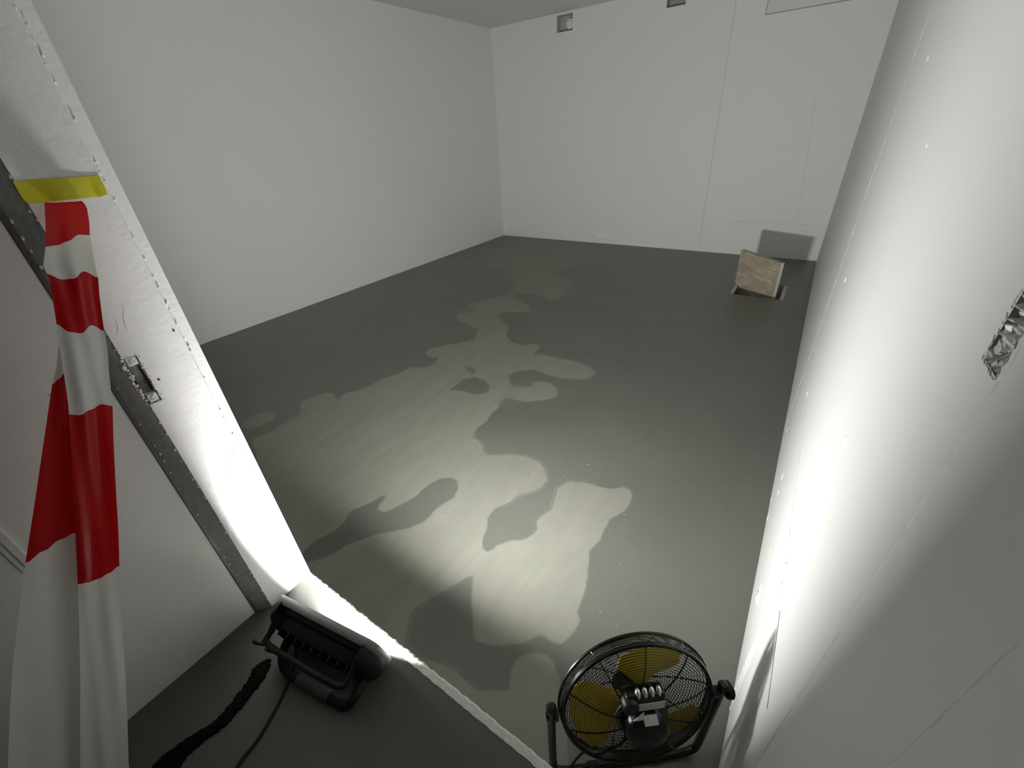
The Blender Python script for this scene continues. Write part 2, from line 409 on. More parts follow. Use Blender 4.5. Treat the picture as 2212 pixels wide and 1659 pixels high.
for nme, arr in (('film', film), ('soft', soft)):
    at = me.attributes.new(nme, 'FLOAT', 'POINT'); at.data.foreach_set('value', arr.ravel().astype(np.float32))
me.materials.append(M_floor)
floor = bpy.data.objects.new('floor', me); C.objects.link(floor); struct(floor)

# loose crumbs and flakes on the coating
bm = bmesh.new(); rnd = random.Random(21)
for k in range(70):
    if k < 50: x, y = rnd.uniform(-0.95, 0.02) * S, rnd.uniform(0.30, 1.6) * S
    else: x, y = rnd.uniform(-0.30, -0.05) * S, rnd.uniform(0.5, 0.9) * S
    a_ = rnd.uniform(0, 6.3); r_ = rnd.uniform(0.0012, 0.0032)
    bmesh.ops.create_icosphere(bm, subdivisions=1, radius=r_, matrix=Matrix.Translation((x, y, ZF + r_ * 0.25)) @ Matrix.Rotation(a_, 4, 'Z') @ Matrix.Diagonal((rnd.uniform(1, 4.5), 1, 0.5, 1)))
o = obj('coating_crumbs', bm, mat('crumb_grey', (0.22, 0.22, 0.19), 0.6), floor); o['kind'] = 'stuff'

# sump pit below the floor
bm = bmesh.new()
D = 0.42
t_ = 0.035
for lo, hi in (((HX0 - 0.06, HY0 - 0.06, ZF - D), (HX0, HY1 + 0.06, ZF - 0.004)), ((HX1, HY0 - 0.06, ZF - D), (HX1 + 0.06, HY1 + 0.06, ZF - 0.004)),
               ((HX0, HY0 - 0.06, ZF - D), (HX1, HY0, ZF - 0.004)), ((HX0, HY1, ZF - D), (HX1, HY1 + 0.06, ZF - 0.004)),
               ((HX0 - 0.06, HY0 - 0.06, ZF - D - 0.05), (HX1 + 0.06, HY1 + 0.06, ZF - D))):
    box(bm, lo, hi)
pit = obj('sump_pit', bm, M_concrete, floor)
bm = bmesh.new()                          # pale concrete rebate strips left and right in the opening
for a, b_ in ((HX0 + 0.001, HX0 + 0.045), (HX1 - 0.045, HX1 - 0.001)):
    box(bm, (a, HY0 + 0.001, ZF - 0.05), (b_, HY1 - 0.001, ZF - 0.012), bev=0.003)
obj('pit_ledge', bm, mat('pale_concrete', (0.50, 0.50, 0.46), 0.8, bump=(70, 0.5, 0.004), var=0.15, vscale=20), floor)

# ------------------------------------------------------------------ corridor floor and the edge strip of the step
bm = bmesh.new()
box(bm, (XW - 0.05, YE, ZF - 0.10), (XR, YJ1 - 0.022, ZK))
struct(obj('floor_corridor', bm, M_floor2))
bm = bmesh.new()
N = 140
x0s, x1s = XJ - 0.004, XR
rings = []
for i in range(N + 1):
    x = x0s + (x1s - x0s) * i / N
    j1 = random.uniform(-0.0018, 0.0018); j2 = random.uniform(-0.0012, 0.0012); j3 = random.uniform(-0.001, 0.001)
    rings.append([bm.verts.new(p) for p in ((x, YJ1 - 0.0225 + j2, ZF - 0.10), (x, YJ1 - 0.0225 + j2, ZK + 0.0015 + j3), (x, YJ1 - 0.004 + j1, ZK + 0.003 + j3), (x, YJ1 + 0.002 + j1, ZK - 0.004), (x, YJ1 + 0.002, ZF - 0.10))])
for A, B in zip(rings, rings[1:]):
    for k in range(5): bm.faces.new((A[k], A[(k + 1) % 5], B[(k + 1) % 5], B[k]))
struct(obj('trim_2', bm, M_rough))

# ------------------------------------------------------------------ walls
def wall_grid(bm, us, vs__, holes, fn):
    """rectangular wall face with rectangular holes; fn(u,v)->point"""
    V = {}
    def g(u, v):
        k = (round(u, 5), round(v, 5))
        if k not in V: V[k] = bm.verts.new(fn(u, v))
        return V[k]
    for a, b_ in zip(us, us[1:]):
        for c0, d0 in zip(vs__, vs__[1:]):
            um, vm = (a + b_) / 2, (c0 + d0) / 2
            if any(h[0] < um < h[1] and h[2] < vm < h[3] for h in holes): continue
            bm.faces.new((g(a, c0), g(b_, c0), g(b_, d0), g(a, d0)))
def niche(bm, h, depth, fn3):
    """five faces of a recess; fn3(u,v,d)->point"""
    u0, u1, v0, v1 = h
    A = [bm.verts.new(fn3(*p, 0)) for p in ((u0, v0), (u1, v0), (u1, v1), (u0, v1))]
    B = [bm.verts.new(fn3(*p, depth)) for p in ((u0 + 0.004, v0 + 0.004), (u1 - 0.004, v0 + 0.004), (u1 - 0.004, v1 - 0.004), (u0 + 0.004, v1 - 0.004))]
    for k in range(4): bm.faces.new((A[k], A[(k + 1) % 4], B[(k + 1) % 4], B[k]))
    bm.faces.new(B)

# back wall with two small niches and a long shallow one
M_niche = mat('shaded_niche', (0.50, 0.50, 0.47), 0.8, 0.3, bump=(60, 0.4, 0.004), var=0.12, vscale=15)  # shade inside the recess is put into this darker colour
M_niche2 = mat('faintly_shaded_niche', (0.74, 0.75, 0.73), 0.7, 0.3, bump=(60, 0.3, 0.003), var=0.05, vscale=10)  # a little darker than the wall: recess shade put into the colour
n1 = (-2.2305 * S, -2.080 * S, 0.724 * S, 0.8355 * S)
n2_ = (-1.302 * S, -1.165 * S, 0.742 * S, 0.845 * S)
n3_ = (-0.6195 * S, -0.025 * S, 0.598 * S, 0.800 * S)
holes = [n1, n2_, n3_]
us = sorted({XL, XR} | {h[0] for h in holes} | {h[1] for h in holes})
vv = sorted({ZF, ZC} | {h[2] for h in holes} | {h[3] for h in holes})
bm = bmesh.new()
wall_grid(bm, us, vv, holes, lambda u, v: (u, YB, v))
for a in ((XL, ZF), (XR, ZF)): pass
box(bm, (XL - 0.2, YB + 0.2, ZF - 0.2), (XR + 0.2, YB + 0.3, ZC + 0.2))
wall_back = struct(obj('wall_back', bm, M_wall))
for h, dp, mt_ in ((n1, 0.13, M_niche), (n2_, 0.12, M_concrete), (n3_, 0.065, M_niche2)):
    bm = bmesh.new(); niche(bm, h, dp, lambda u, v, d: (u, YB + d, v)); obj('niche', bm, mt_, wall_back)
# rough plug at the back of the first niche
bm = bmesh.new()
lathe(bm, [(0.0, YB + 0.045), (0.045, YB + 0.048), (0.07, YB + 0.065), (0.078, YB + 0.129)], 20, Matrix.Translation((-2.125 * S, 0, 0.775 * S)))
obj('plaster_plug', bm, M_wall, wall_back, smooth=True)
def ridge(name, pts, w_, h_, parent, material, nrm, jit=0.3, n=60):
    """a thin proud seam running through the points, nrm = out of the wall"""
    P = [Vector(p) for p in pts]; nrm = Vector(nrm)
    path = [P[0].lerp(P[1], i / n) for i in range(n + 1)]
    side = (P[1] - P[0]).normalized().cross(nrm)
    bm = bmesh.new(); rings = []
    for p in path:
        a = w_ * (1 + random.uniform(-jit, jit)); hh = h_ * (1 + random.uniform(-jit, jit)); off = side * random.uniform(-jit, jit) * w_ * 0.4
        rings.append([bm.verts.new(p + off - side * a - nrm * 0.001), bm.verts.new(p + off - side * a * 0.4 + nrm * hh), bm.verts.new(p + off + side * a * 0.4 + nrm * hh), bm.verts.new(p + off + side * a - nrm * 0.001)])
    for A, B in zip(rings, rings[1:]):
        for k in range(3): bm.faces.new((A[k], A[k + 1], B[k + 1], B[k]))
    bm.faces.new(list(reversed(rings[0]))); bm.faces.new(rings[-1])
    return obj(name, bm, material, parent)
NB = (0, -1, 0)
M_seam = wall_paint('seam_paint', (0.70, 0.70, 0.68), 0.6, 0.3, 0.2)
ridge('seam', [(-0.822 * S, YB, ZC - 0.02), (-0.790 * S, YB, ZF + 0.01)], 0.007, 0.003, wall_back, M_seam, NB)
ridge('seam', [(-0.80 * S, YB, -0.728 * S), (0.09 * S, YB, -0.735 * S)], 0.004, 0.0025, wall_back, M_seam, NB)
p_a, p_b = ony(1762, 215, YB), ony(1724, 470, YB)
ridge('seam', [p_a, p_b], 0.003, 0.002, wall_back, M_seam, NB)
# knocked-off paint smears low on the back wall
M_smear = mat('fresh_white_smear', (0.86, 0.86, 0.85), 0.5, bump=(40, 0.4, 0.004))
for pts in ([(1090, 484), (1105, 489), (1125, 494), (1122, 499), (1100, 496), (1089, 492)], [(1135, 478), (1152, 477), (1150, 481), (1132, 484)],
            [(1280, 503), (1312, 508), (1320, 514), (1290, 515)], [(1340, 521), (1380, 526), (1418, 530), (1415, 534), (1350, 527)]):
    bm = bmesh.new()
    P = [ony(u, v, YB) for u, v in pts]
    top = [bm.verts.new(p + Vector((0, -0.003, 0))) for p in P]; bot = [bm.verts.new(p + (p - sum(P, Vector()) / len(P)) * 0.12) for p in P]
    bm.faces.new(top)
    for k in range(len(P)): bm.faces.new((bot[k], bot[(k + 1) % len(P)], top[(k + 1) % len(P)], top[k]))
    obj('paint_smear', bm, M_smear, wall_back)

# left wall, ceiling
bm = bmesh.new(); box(bm, (XL - 0.2, YJ1 - 0.2, ZF - 0.15), (XL, YB + 0.2, ZC + 0.15)); struct(obj('wall_left', bm, M_wall))
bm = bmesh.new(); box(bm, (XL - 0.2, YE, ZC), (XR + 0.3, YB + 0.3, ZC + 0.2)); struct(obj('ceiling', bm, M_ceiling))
# front wall of the room: the piece left of the opening and the lintel over it
bm = bmesh.new()
box(bm, (XL - 0.1, YW, ZF - 0.15), (XW - 0.02, YJ1, ZC))
box(bm, (XW - 0.02, YW, ZL), (XR + 0.1, YJ1, ZC))
struct(obj('wall_front', bm, M_wall))
# corridor left wall with a raised edge bead
bm = bmesh.new(); box(bm, (XW - 0.15, YE, ZK - 0.1), (XW, YW, ZC)); wall_c = struct(obj('wall_corridor', bm, M_corr))
a0, a1 = onx(-60, 1090, XW), onx(64, 1222, XW)
ym = -0.0955 * Q * S
bm = bmesh.new()
box(bm, (XW - 0.002, ym - 0.009, a1.z), (XW + 0.006, ym + 0.006, a0.z + 0.9), bev=0.002)
box(bm, (XW - 0.002, ym - 0.018, a1.z - 0.006), (XW + 0.003, ym - 0.009, a0.z + 0.9), bev=0.001)
obj('edge_bead', bm, M_corr, wall_c)

# right wall, running from the corridor to the back of the room, with one recess
rb = [onx(u, v, XR) for u, v in ((2138, 752), (2140, 800), (2200, 668), (2260, 640), (2230, 780))]
RY0, RY1 = 0.303 * S, 0.329 * S
RZ0, RZ1 = -0.127 * S, -0.083 * S
hole_r = (RY0, RY1, RZ0, RZ1)
us = sorted({YE, YB + 0.2, RY0, RY1}); vv = sorted({ZF - 0.15, ZC, RZ0, RZ1})
bm = bmesh.new()
wall_grid(bm, us, vv, [hole_r], lambda u, v: (XR, u, v))
box(bm, (XR + 0.15, YE, ZF - 0.2), (XR + 0.3, YB + 0.3, ZC + 0.1))
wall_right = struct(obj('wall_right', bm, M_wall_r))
NR = (-1, 0, 0)
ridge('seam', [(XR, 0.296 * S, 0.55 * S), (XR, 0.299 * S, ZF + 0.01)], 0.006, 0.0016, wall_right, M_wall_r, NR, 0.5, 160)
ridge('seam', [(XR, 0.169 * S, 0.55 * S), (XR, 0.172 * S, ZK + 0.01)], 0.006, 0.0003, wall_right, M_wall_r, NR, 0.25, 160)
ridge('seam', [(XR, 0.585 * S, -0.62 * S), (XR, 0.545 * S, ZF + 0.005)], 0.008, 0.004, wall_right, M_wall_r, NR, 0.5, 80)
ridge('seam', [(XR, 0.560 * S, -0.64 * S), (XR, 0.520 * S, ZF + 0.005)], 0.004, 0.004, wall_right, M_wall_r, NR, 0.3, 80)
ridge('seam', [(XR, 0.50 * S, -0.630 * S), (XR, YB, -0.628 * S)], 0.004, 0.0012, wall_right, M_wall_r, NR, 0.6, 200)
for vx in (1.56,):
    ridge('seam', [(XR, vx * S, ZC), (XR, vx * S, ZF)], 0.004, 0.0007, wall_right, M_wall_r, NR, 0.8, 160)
bm = bmesh.new(); box(bm, (XR - 0.0008, 0.353 * S, -0.6290 * S), (XR + 0.001, 0.4976 * S, -0.6268 * S)); obj('pencil_line', bm, M_redline, wall_right)
# paint drips standing proud
for (u, v, ln, rr) in ((1822, 960, 0.05, 0.010), (1826, 605, 0.03, 0.006), (1690, 1030, 0.05, 0.006), (1681, 1065, 0.04, 0.005), (1666, 1080, 0.045, 0.005), (1658, 1120, 0.05, 0.006),
                       (1700, 930, 0.05, 0.004), (1663, 1190, 0.02, 0.004), (2005, 125, 0.02, 0.005), (2003, 313, 0.015, 0.004), (1744, 850, 0.05, 0.004)):
    p = onx(u, v, XR)
    bm = bmesh.new(); bmesh.ops.create_icosphere(bm, subdivisions=2, radius=1.0)
    bmesh.ops.scale(bm, vec=(rr * 0.5, rr * 0.8, ln * 0.5), verts=bm.verts)
    obj('paint_drip', bm, M_wall_r, wall_right, smooth=True, loc=p)
# chipped spot near the floor
p = onx(1640, 1285, XR)
bm = bmesh.new()
K = 13
outer = []; mid_ = []; 
for k in range(K):
    a = 2 * math.pi * k / K; r0 = random.uniform(0.8, 1.15); r1 = random.uniform(0.35, 0.6)
    outer.append(bm.verts.new((0.0005, math.cos(a) * 0.05 * r0, math.sin(a) * 0.03 * r0)))
    mid_.append(bm.verts.new((random.uniform(-0.010, -0.001), math.cos(a) * 0.05 * r1, math.sin(a) * 0.03 * r1)))
ctr = bm.verts.new((-0.002, 0, 0))
for k in range(K):
    bm.faces.new((outer[k], outer[(k + 1) % K], mid_[(k + 1) % K], mid_[k])); bm.faces.new((mid_[k], mid_[(k + 1) % K], ctr))
for i_, f in enumerate(bm.faces): f.material_index = 1 if (i_ % 6 == 1) else 0
obj('chipped_plaster', bm, [M_smear, mat('brown_chip', (0.25, 0.17, 0.13), 0.8)], wall_right, loc=p)
# recess with crumpled film
bm = bmesh.new(); niche(bm, hole_r, 0.06, lambda u, v, d: (XR + d, u, v)); rec = obj('latch_recess', bm, M_cavity, wall_right)
bm = bmesh.new()
nu, nv = 14, 24
G = {}
rnd = random.Random(4)
for i in range(nu + 1):
    for j in range(nv + 1):
        u, v = i / nu, j / nv
        edge = min(u, 1 - u, v, 1 - v)
        fold = 0.010 * abs(math.sin(u * 7 + v * 5 + 0.6)) + 0.008 * abs(math.sin(v * 11 - u * 6))
        dpt = (0.024 - fold) * min(1, edge * 4.5) - (0.0012 if edge == 0 else 0) + (rnd.uniform(-0.0028, 0.0028) if edge > 0 else 0)
        wob = rnd.uniform(-0.0035, 0.0035)
        G[i, j] = bm.verts.new((XR + dpt, RY0 - 0.003 + (RY1 - RY0 + 0.006) * u + wob, RZ0 - 0.003 + (RZ1 - RZ0 + 0.006) * v + wob * rnd.uniform(-1, 1)))
for i in range(nu):
    for j in range(nv):
        if 2 <= i <= 4 and 9 <= j <= 18: continue        # dark slot left open
        q = (G[i, j], G[i + 1, j], G[i + 1, j + 1], G[i, j + 1])
        bm.faces.new((q[0], q[1], q[2])); bm.faces.new((q[0], q[2], q[3]))
obj('crumpled_film', bm, mat('grey_film', (0.52, 0.52, 0.505), 0.35, 0.5, bump=(120, 0.3, 0.003)), rec)

# ------------------------------------------------------------------ left jamb (trim_1) with its rebate and latch recess
LZ0, LZ1 = -0.372 * Q * S, -0.281 * Q * S
LY0, LY1 = 0.1385 * Q * S, 0.1580 * Q * S
XB = XW - 0.03
def jamb_profile(notch):
    p = [(XB, YW), (XW, YW + 0.001), (XJ - 0.004, YJ0 - 0.004)]
    if notch: p += [(XJ - 0.045, LY0 + 0.001), (XJ - 0.045, LY1), (XJ, LY1)]
    else: p += [(XJ, YJ0)]
    p += [(XJ, YJ1 - 0.028), (XJ - 0.0035, YJ1 - 0.024), (XJ - 0.006, YJ1), (XB, YJ1)]
    return p
bm = bmesh.new()
for z0, z1, nt_ in ((ZF - 0.10, LZ0, False), (LZ0, LZ1, True), (LZ1, ZL, False)):
    prism(bm, jamb_profile(nt_), z0, z1)
for f in bm.faces:
    c = f.calc_center_median(); nn = f.normal
    f.normal_update(); nn = f.normal
    if abs(nn.z) < 0.2 and c.y < YJ0 - 0.002 and c.x > XW - 0.01: f.material_index = 1
    if abs(nn.z) < 0.2 and c.y > YJ1 - 0.03 and c.x > XJ - 0.01 and c.y < YJ1 - 0.001 and False: f.material_index = 2
jamb = struct(obj('trim_1', bm, [M_jamb, M_rebate, M_rough]))
# black seal line along the rebate foot, and paint beads on its edge
bm = bmesh.new(); box(bm, (XW - 0.004, YW - 0.006, ZK), (XW + 0.003, YW + 0.004, ZL - 0.02), bev=0.002); obj('seal_strip', bm, M_seal, jamb)
bm = bmesh.new()
rnd = random.Random(11)
for side in range(2):
    z = ZK + 0.02
    while z < 0.1 * S:
        z += rnd.uniform(0.012, 0.06) * (1.0 if side else 0.7)
        bx, by = ((XJ - 0.002, YJ0 - 0.002), (XW + 0.004, YW + 0.005))[side]
        r_ = rnd.uniform(0.0012, 0.003)
        bmesh.ops.create_icosphere(bm, subdivisions=1, radius=r_, matrix=Matrix.Translation((bx + rnd.uniform(-0.002, 0.002), by + rnd.uniform(-0.002, 0.002), z)) @ Matrix.Diagonal((1, 1, rnd.uniform(1, 2.2), 1)))
o = obj('paint_bead', bm, M_rough, jamb); o['kind'] = 'stuff'
# rough pits along the room-side arris
bm = bmesh.new()
for k in range(130):
    z = rnd.uniform(ZK, 0.35 * S); r_ = rnd.uniform(0.001, 0.0028)
    bmesh.ops.create_icosphere(bm, subdivisions=1, radius=r_, matrix=Matrix.Translation((XJ - 0.002 + rnd.uniform(-0.002, 0.002), YJ1 - 0.026 + rnd.uniform(-0.002, 0.0035), z)) @ Matrix.Diagonal((0.8, 1, rnd.uniform(1, 3), 1)))
o = obj('paint_crumb', bm, M_rough, jamb); o['kind'] = 'stuff'
# raised trowel swirls
for pts in ([(530, 985), (505, 1005), (490, 1030), (470, 1050)], [(545, 1000), (520, 1022), (500, 1035)], [(560, 1015), (530, 1035), (495, 1062)],
            [(265, 655), (268, 690), (276, 720)], [(250, 690), (255, 710), (253, 725)], [(525, 958), (500, 985), (496, 1000)], [(450, 1040), (455, 1048), (447, 1052)]):
    bm = bmesh.new(); P = smooth_path([onx(u, v, XJ) for u, v in pts], 5)
    tube(bm, P, [0.0007 * (0.4 + math.sin(math.pi * i / (len(P) - 1))) for i in range(len(P))], 6)
    obj('paint_ridge', bm, M_jamb, jamb, smooth=True)
# latch recess: chipped rim, ribbed insert, end blocks
bm = bmesh.new(); box(bm, (XJ - 0.0448, LY0 + 0.002, LZ0 + 0.001), (XJ - 0.036, LY1 - 0.001, LZ1 - 0.001)); lat = obj('latch_recess', bm, M_cavity, jamb)
bm = bmesh.new()
ym = (LY0 + LY1) / 2 + 0.001; rr = (LY1 - LY0) / 2 * 0.80
NRIB = 20
prof = []
for k in range(NRIB * 2 + 1):
    z = LZ0 + 0.028 + (LZ1 - LZ0 - 0.052) * k / (NRIB * 2)
    prof.append((rr * (1.0 if k % 2 else 0.84), z))
rings = []
for r_, z in prof:
    rings.append([bm.verts.new((XJ - 0.030 + r_ * math.sin(a) * 1.15, ym + r_ * math.cos(a), z)) for a in [math.pi * i / 12 - 0.05 for i in range(13)]])
for A, B in zip(rings, rings[1:]):
    for k in range(12): bm.faces.new((A[k], A[k + 1], B[k + 1], B[k]))
o = obj('ribbed_insert', bm, M_rib, lat)
for z0, z1 in ((LZ0 + 0.002, LZ0 + 0.026), (LZ1 - 0.024, LZ1 - 0.002)):
    bm = bmesh.new()
    box(bm, (XJ - 0.034, LY0 + 0.004, z0), (XJ - 0.002, LY1 - 0.003, z1), bev=0.002)
    box(bm, (XJ - 0.004, LY0 + 0.010, z0 + 0.005), (XJ + 0.001, LY1 - 0.010, z1 - 0.006), bev=0.001)
    obj('end_block', bm, M_rough, lat)
bm = bmesh.new()
tube(bm, [(XJ - 0.03 + rr * 1.2 * math.sin(a), ym + rr * 1.05 * math.cos(a), LZ0 + 0.029) for a in [math.pi * i / 14 for i in range(15)]], 0.0012, 6)
obj('wire_clip', bm, M_silver, lat)
bm = bmesh.new()
rnd = random.Random(5)
for k in range(46):
    t = k / 46
    if t < 0.42: y, z = LY1 + 0.002, LZ0 + (LZ1 - LZ0) * (t / 0.42)
    elif t < 0.55: y, z = LY1 + (LY0 - LY1) * ((t - 0.42) / 0.13), LZ1 + 0.003
    elif t < 0.88: y, z = LY0 - 0.003, LZ1 + (LZ0 - LZ1) * ((t - 0.55) / 0.33)
    else: y, z = LY0 + (LY1 - LY0) * ((t - 0.88) / 0.12), LZ0 - 0.003
    xx = XJ - 0.001 if y > YJ0 else XJ - 0.004
    r_ = rnd.uniform(0.0018, 0.0042)
    bmesh.ops.create_icosphere(bm, subdivisions=1, radius=r_, matrix=Matrix.Translation((xx, y + rnd.uniform(-.002, .003), z)) @ Matrix.Diagonal((0.5, rnd.uniform(.8, 1.6), rnd.uniform(0.8, 2), 1)))
o = obj('chipped_rim', bm, M_rough, lat); o['kind'] = 'stuff'
# small drilled holes in the jamb
for u, v in ((375, 714), (343, 820)):
    bm = bmesh.new(); lathe(bm, [(0.0, 0), (0.0022, 0), (0.0028, -0.0006)], 10, Matrix.Rotation(R(90), 4, 'Z'))
    obj('drill_hole', bm, M_seal, jamb, loc=onx(u, v, XJ + 0.0006))

# ------------------------------------------------------------------ adhesive tape and barrier tape on the jamb
def grid_mesh(bm, rows, mats_of_row):
    V = [[bm.verts.new(p) for p in r] for r in rows]
    for i in range(len(V) - 1):
        for j in range(len(V[0]) - 1):
            f = bm.faces.new((V[i][j], V[i][j + 1], V[i + 1][j + 1], V[i + 1][j])); f.material_index = mats_of_row(i)
def thicken(bm, t):
    bmesh.ops.recalc_face_normals(bm, faces=bm.faces)
    bmesh.ops.solidify(bm, geom=list(bm.faces), thickness=t)

bm = bmesh.new()
rows = []
nr, nc = 7, 26
rnd = random.Random(2)
for i in range(nr + 1):
    r = []
    for j in range(nc + 1):
        s, t = j / nc, i / nr
        top = Vector((27 + (214 - 27) * s, 392 + (379 - 392) * s)); bot = Vector((52 + (233 - 52) * s, 441 + (423 - 441) * s))
        if s < 0.06: bot.x += 0; bot.y -= 8 * (1 - s / 0.06)
        if s > 0.93: bot.y -= 4 * (s - 0.93) / 0.07
        p = top.lerp(bot, t)
        bul = math.exp(-((s - 0.52) / 0.26) ** 2) * (0.3 + 0.7 * t) * 0.011          # lifted over the barrier tape end
        lift = 0.004 * t * (1 if s > 0.9 else 0) + rnd.uniform(0, 0.0006)
        r.append(onx(p.x, p.y, XJ + 0.0012 + bul + lift))
    rows.append(r)
grid_mesh(bm, rows, lambda i: 0); thicken(bm, 0.0004)
tag(obj('adhesive_tape', bm, M_tape_y, smooth=True), 'short strip of yellow adhesive tape stuck across the white door jamb', 'tape')

def interp(tab, y):
    for (y0, a0), (y1, a1) in zip(tab, tab[1:]):
        if y <= y1: return a0 + (a1 - a0) * max(0, (y - y0)) / (y1 - y0)
    return tab[-1][1]
L_edge = [(425, 96), (437, 96), (480, 98), (520, 99), (545, 97), (575, 93), (600, 106), (640, 113), (700, 122), (760, 130), (800, 137), (870, 147), (950, 152), (1050, 157), (1150, 163), (1260, 168), (1350, 171), (1450, 173), (1659, 173), (1715, 174)]
R_edge = [(425, 172), (437, 178), (445, 187), (480, 193), (510, 194), (560, 203), (600, 212), (640, 215), (700, 223), (760, 233), (800, 235), (870, 243), (950, 245), (1050, 250), (1150, 256), (1260, 259), (1350, 263), (1450, 270), (1550, 275), (1659, 278), (1715, 288)]
def off_x(y): return interp([(425, 0.006), (440, 0.010), (480, 0.042), (520, 0.075), (560, 0.100), (600, 0.120), (700, 0.126), (870, 0.130), (1250, 0.145), (1659, 0.17), (1715, 0.18)], y)
COLS = [i / 16 for i in range(17)]
bounds = [  # y across the tape at each colour change (left to right)
    [437, 438, 437, 436, 434], [533, 530, 521, 507, 508], [592, 604, 602, 586, 600], [700, 717, 720, 702, 715],
    [895, 897, 885, 873, 877], [1262, 1258, 1250, 1238, 1222], [1705, 1705, 1705, 1705, 1705]]
def across(b_, s):
    k = min(3, int(s * 4)); f = s * 4 - k; f = f * f * (3 - 2 * f); return b_[k] * (1 - f) + b_[k + 1] * f
rnd = random.Random(9)
def strand(name, Lt, Rt, bounds_, colors, dx, parent, fold, per=9):
    rows = []; mi = []
    for bi in range(len(bounds_) - 1):
        for k in range(per + (1 if bi == len(bounds_) - 2 else 0)):
            t = k / per; r = []
            for s in COLS:
                y = across(bounds_[bi], s) * (1 - t) + across(bounds_[bi + 1], s) * t
                xl, xr = interp(Lt, y), interp(Rt, y)
                x = xl + (xr - xl) * s
                ripple = fold * (math.sin(s * 7.5 + y * 0.006) * 0.6 + math.sin(s * 14 - y * 0.011) * 0.35) * min(1, max(0, (y - 440) / 120))
                r.append(onx(x, y, XJ + off_x(y) + dx + ripple))
            rows.append(r); mi.append(colors[bi])
    bm = bmesh.new(); grid_mesh(bm, rows, lambda i: mi[i]); thicken(bm, 0.0003)
    return obj(name, bm, [M_tape_r, M_tape_w], parent, smooth=True)
bt = thing('barrier_tape', 'red and white striped barrier tape hanging in two strands from the yellow adhesive strip', 'barrier tape', onx(140, 437, XJ))
def keep_world(o, root):
    o.matrix_parent_inverse = Matrix.Translation(-root.location) if root.rotation_euler.z == 0 else root.matrix_basis.inverted()
fs_ = strand('front_strand', L_edge, R_edge, bounds, [0, 1, 0, 1, 0, 1], 0.0, bt, 0.006); keep_world(fs_, bt)
LB = [(735, 128), (790, 122), (828, 113), (950, 95), (1080, 76), (1215, 55), (1330, 40), (1437, 27), (1560, 20), (1659, 17), (1715, 10)]
RB = [(735, 150), (790, 160), (828, 170), (950, 185), (1080, 195), (1215, 200), (1330, 205), (1437, 205), (1659, 205), (1715, 210)]
bB = [[740, 740, 740, 740, 740], [830, 818, 800, 785, 780], [1216, 1190, 1165, 1150, 1140], [1705] * 5]
bs_ = strand('back_strand', LB, RB, bB, [1, 0, 1], -0.022, bt, 0.003); keep_world(bs_, bt)

# ------------------------------------------------------------------ floodlight on the threshold
ANG = math.atan2(0.167, 0.986)
Wp, Hp, TILT = 0.282 * Q * S, 0.114 * Q * S, R(10.5)
br = Vector((-0.5203, 0.2084, -0.974)) * Q * S
ux = Vector((math.cos(ANG), math.sin(ANG), 0))
base_c = br - ux * (Wp / 2)
fl = thing('floodlight', 'black lit floodlight on a bent tube stand at the threshold, aimed into the room', 'floodlight', (base_c.x, base_c.y, ZK), ANG)
zb = br.z - ZK                            # bottom edge height above corridor floor
TM = Matrix.Translation((0, 0, zb)) @ Matrix.Rotation(TILT, 4, 'X')      # local panel frame: x along, y forward, z up the panel
def rrect(w_, h_, r, n=6):
    pts = []
    for cx_, cz_, a0 in ((w_ / 2 - r, h_ - r, 0), (-w_ / 2 + r, h_ - r, 90), (-w_ / 2 + r, r, 180), (w_ / 2 - r, r, 270)):
        for k in range(n + 1):
            a = R(a0 + 90 * k / n); pts.append((cx_ + r * math.cos(a), cz_ + r * math.sin(a)))
    return pts
def loft(bm, secs, M, cap0=True, cap1=True):
    """secs: list of (y, [(x,z)...])"""
    rings = [[bm.verts.new(M @ Vector((x, y, z))) for x, z in pts] for y, pts in secs]
    n = len(rings[0])
    for A, B in zip(rings, rings[1:]):
        for k in range(n): bm.faces.new((A[k], A[(k + 1) % n], B[(k + 1) % n], B[k]))
    if cap0: bm.faces.new(rings[0])
    if cap1: bm.faces.new(list(reversed(rings[-1])))
def shr(pts, w_, h_, d):      # inset
    return [(x * (1 - 2 * d / w_), h_ / 2 + (z - h_ / 2) * (1 - 2 * d / h_)) for x, z in pts]
o0 = rrect(Wp, Hp, 0.030)
bm = bmesh.new()
loft(bm, [(-0.004, shr(o0, Wp, Hp, 0.016)), (-0.012, shr(o0, Wp, Hp, 0.004)), (-0.006, o0), (0.008, o0), (0.012, shr(o0, Wp, Hp, 0.003)), (0.012, shr(o0, Wp, Hp, 0.016)), (0.0, shr(o0, Wp, Hp, 0.017))], TM, False, False)
obj('front_frame', bm, M_rim, fl, smooth=True)
M_led = bpy.data.materials.new('led_glass'); M_led.use_nodes = True
bq = M_led.node_tree.nodes['Principled BSDF']
bq.inputs['Base Color'].default_value = (0.8, 0.8, 0.8, 1)
bq.inputs['Emission Color'].default_value = (*LAMP_COLOR, 1); bq.inputs['Emission Strength'].default_value = 2.0
bm = bmesh.new(); g0 = shr(o0, Wp, Hp, 0.0165)
loft(bm, [(-0.003, g0), (0.000, g0)], TM); obj('led_panel', bm, M_led, fl)
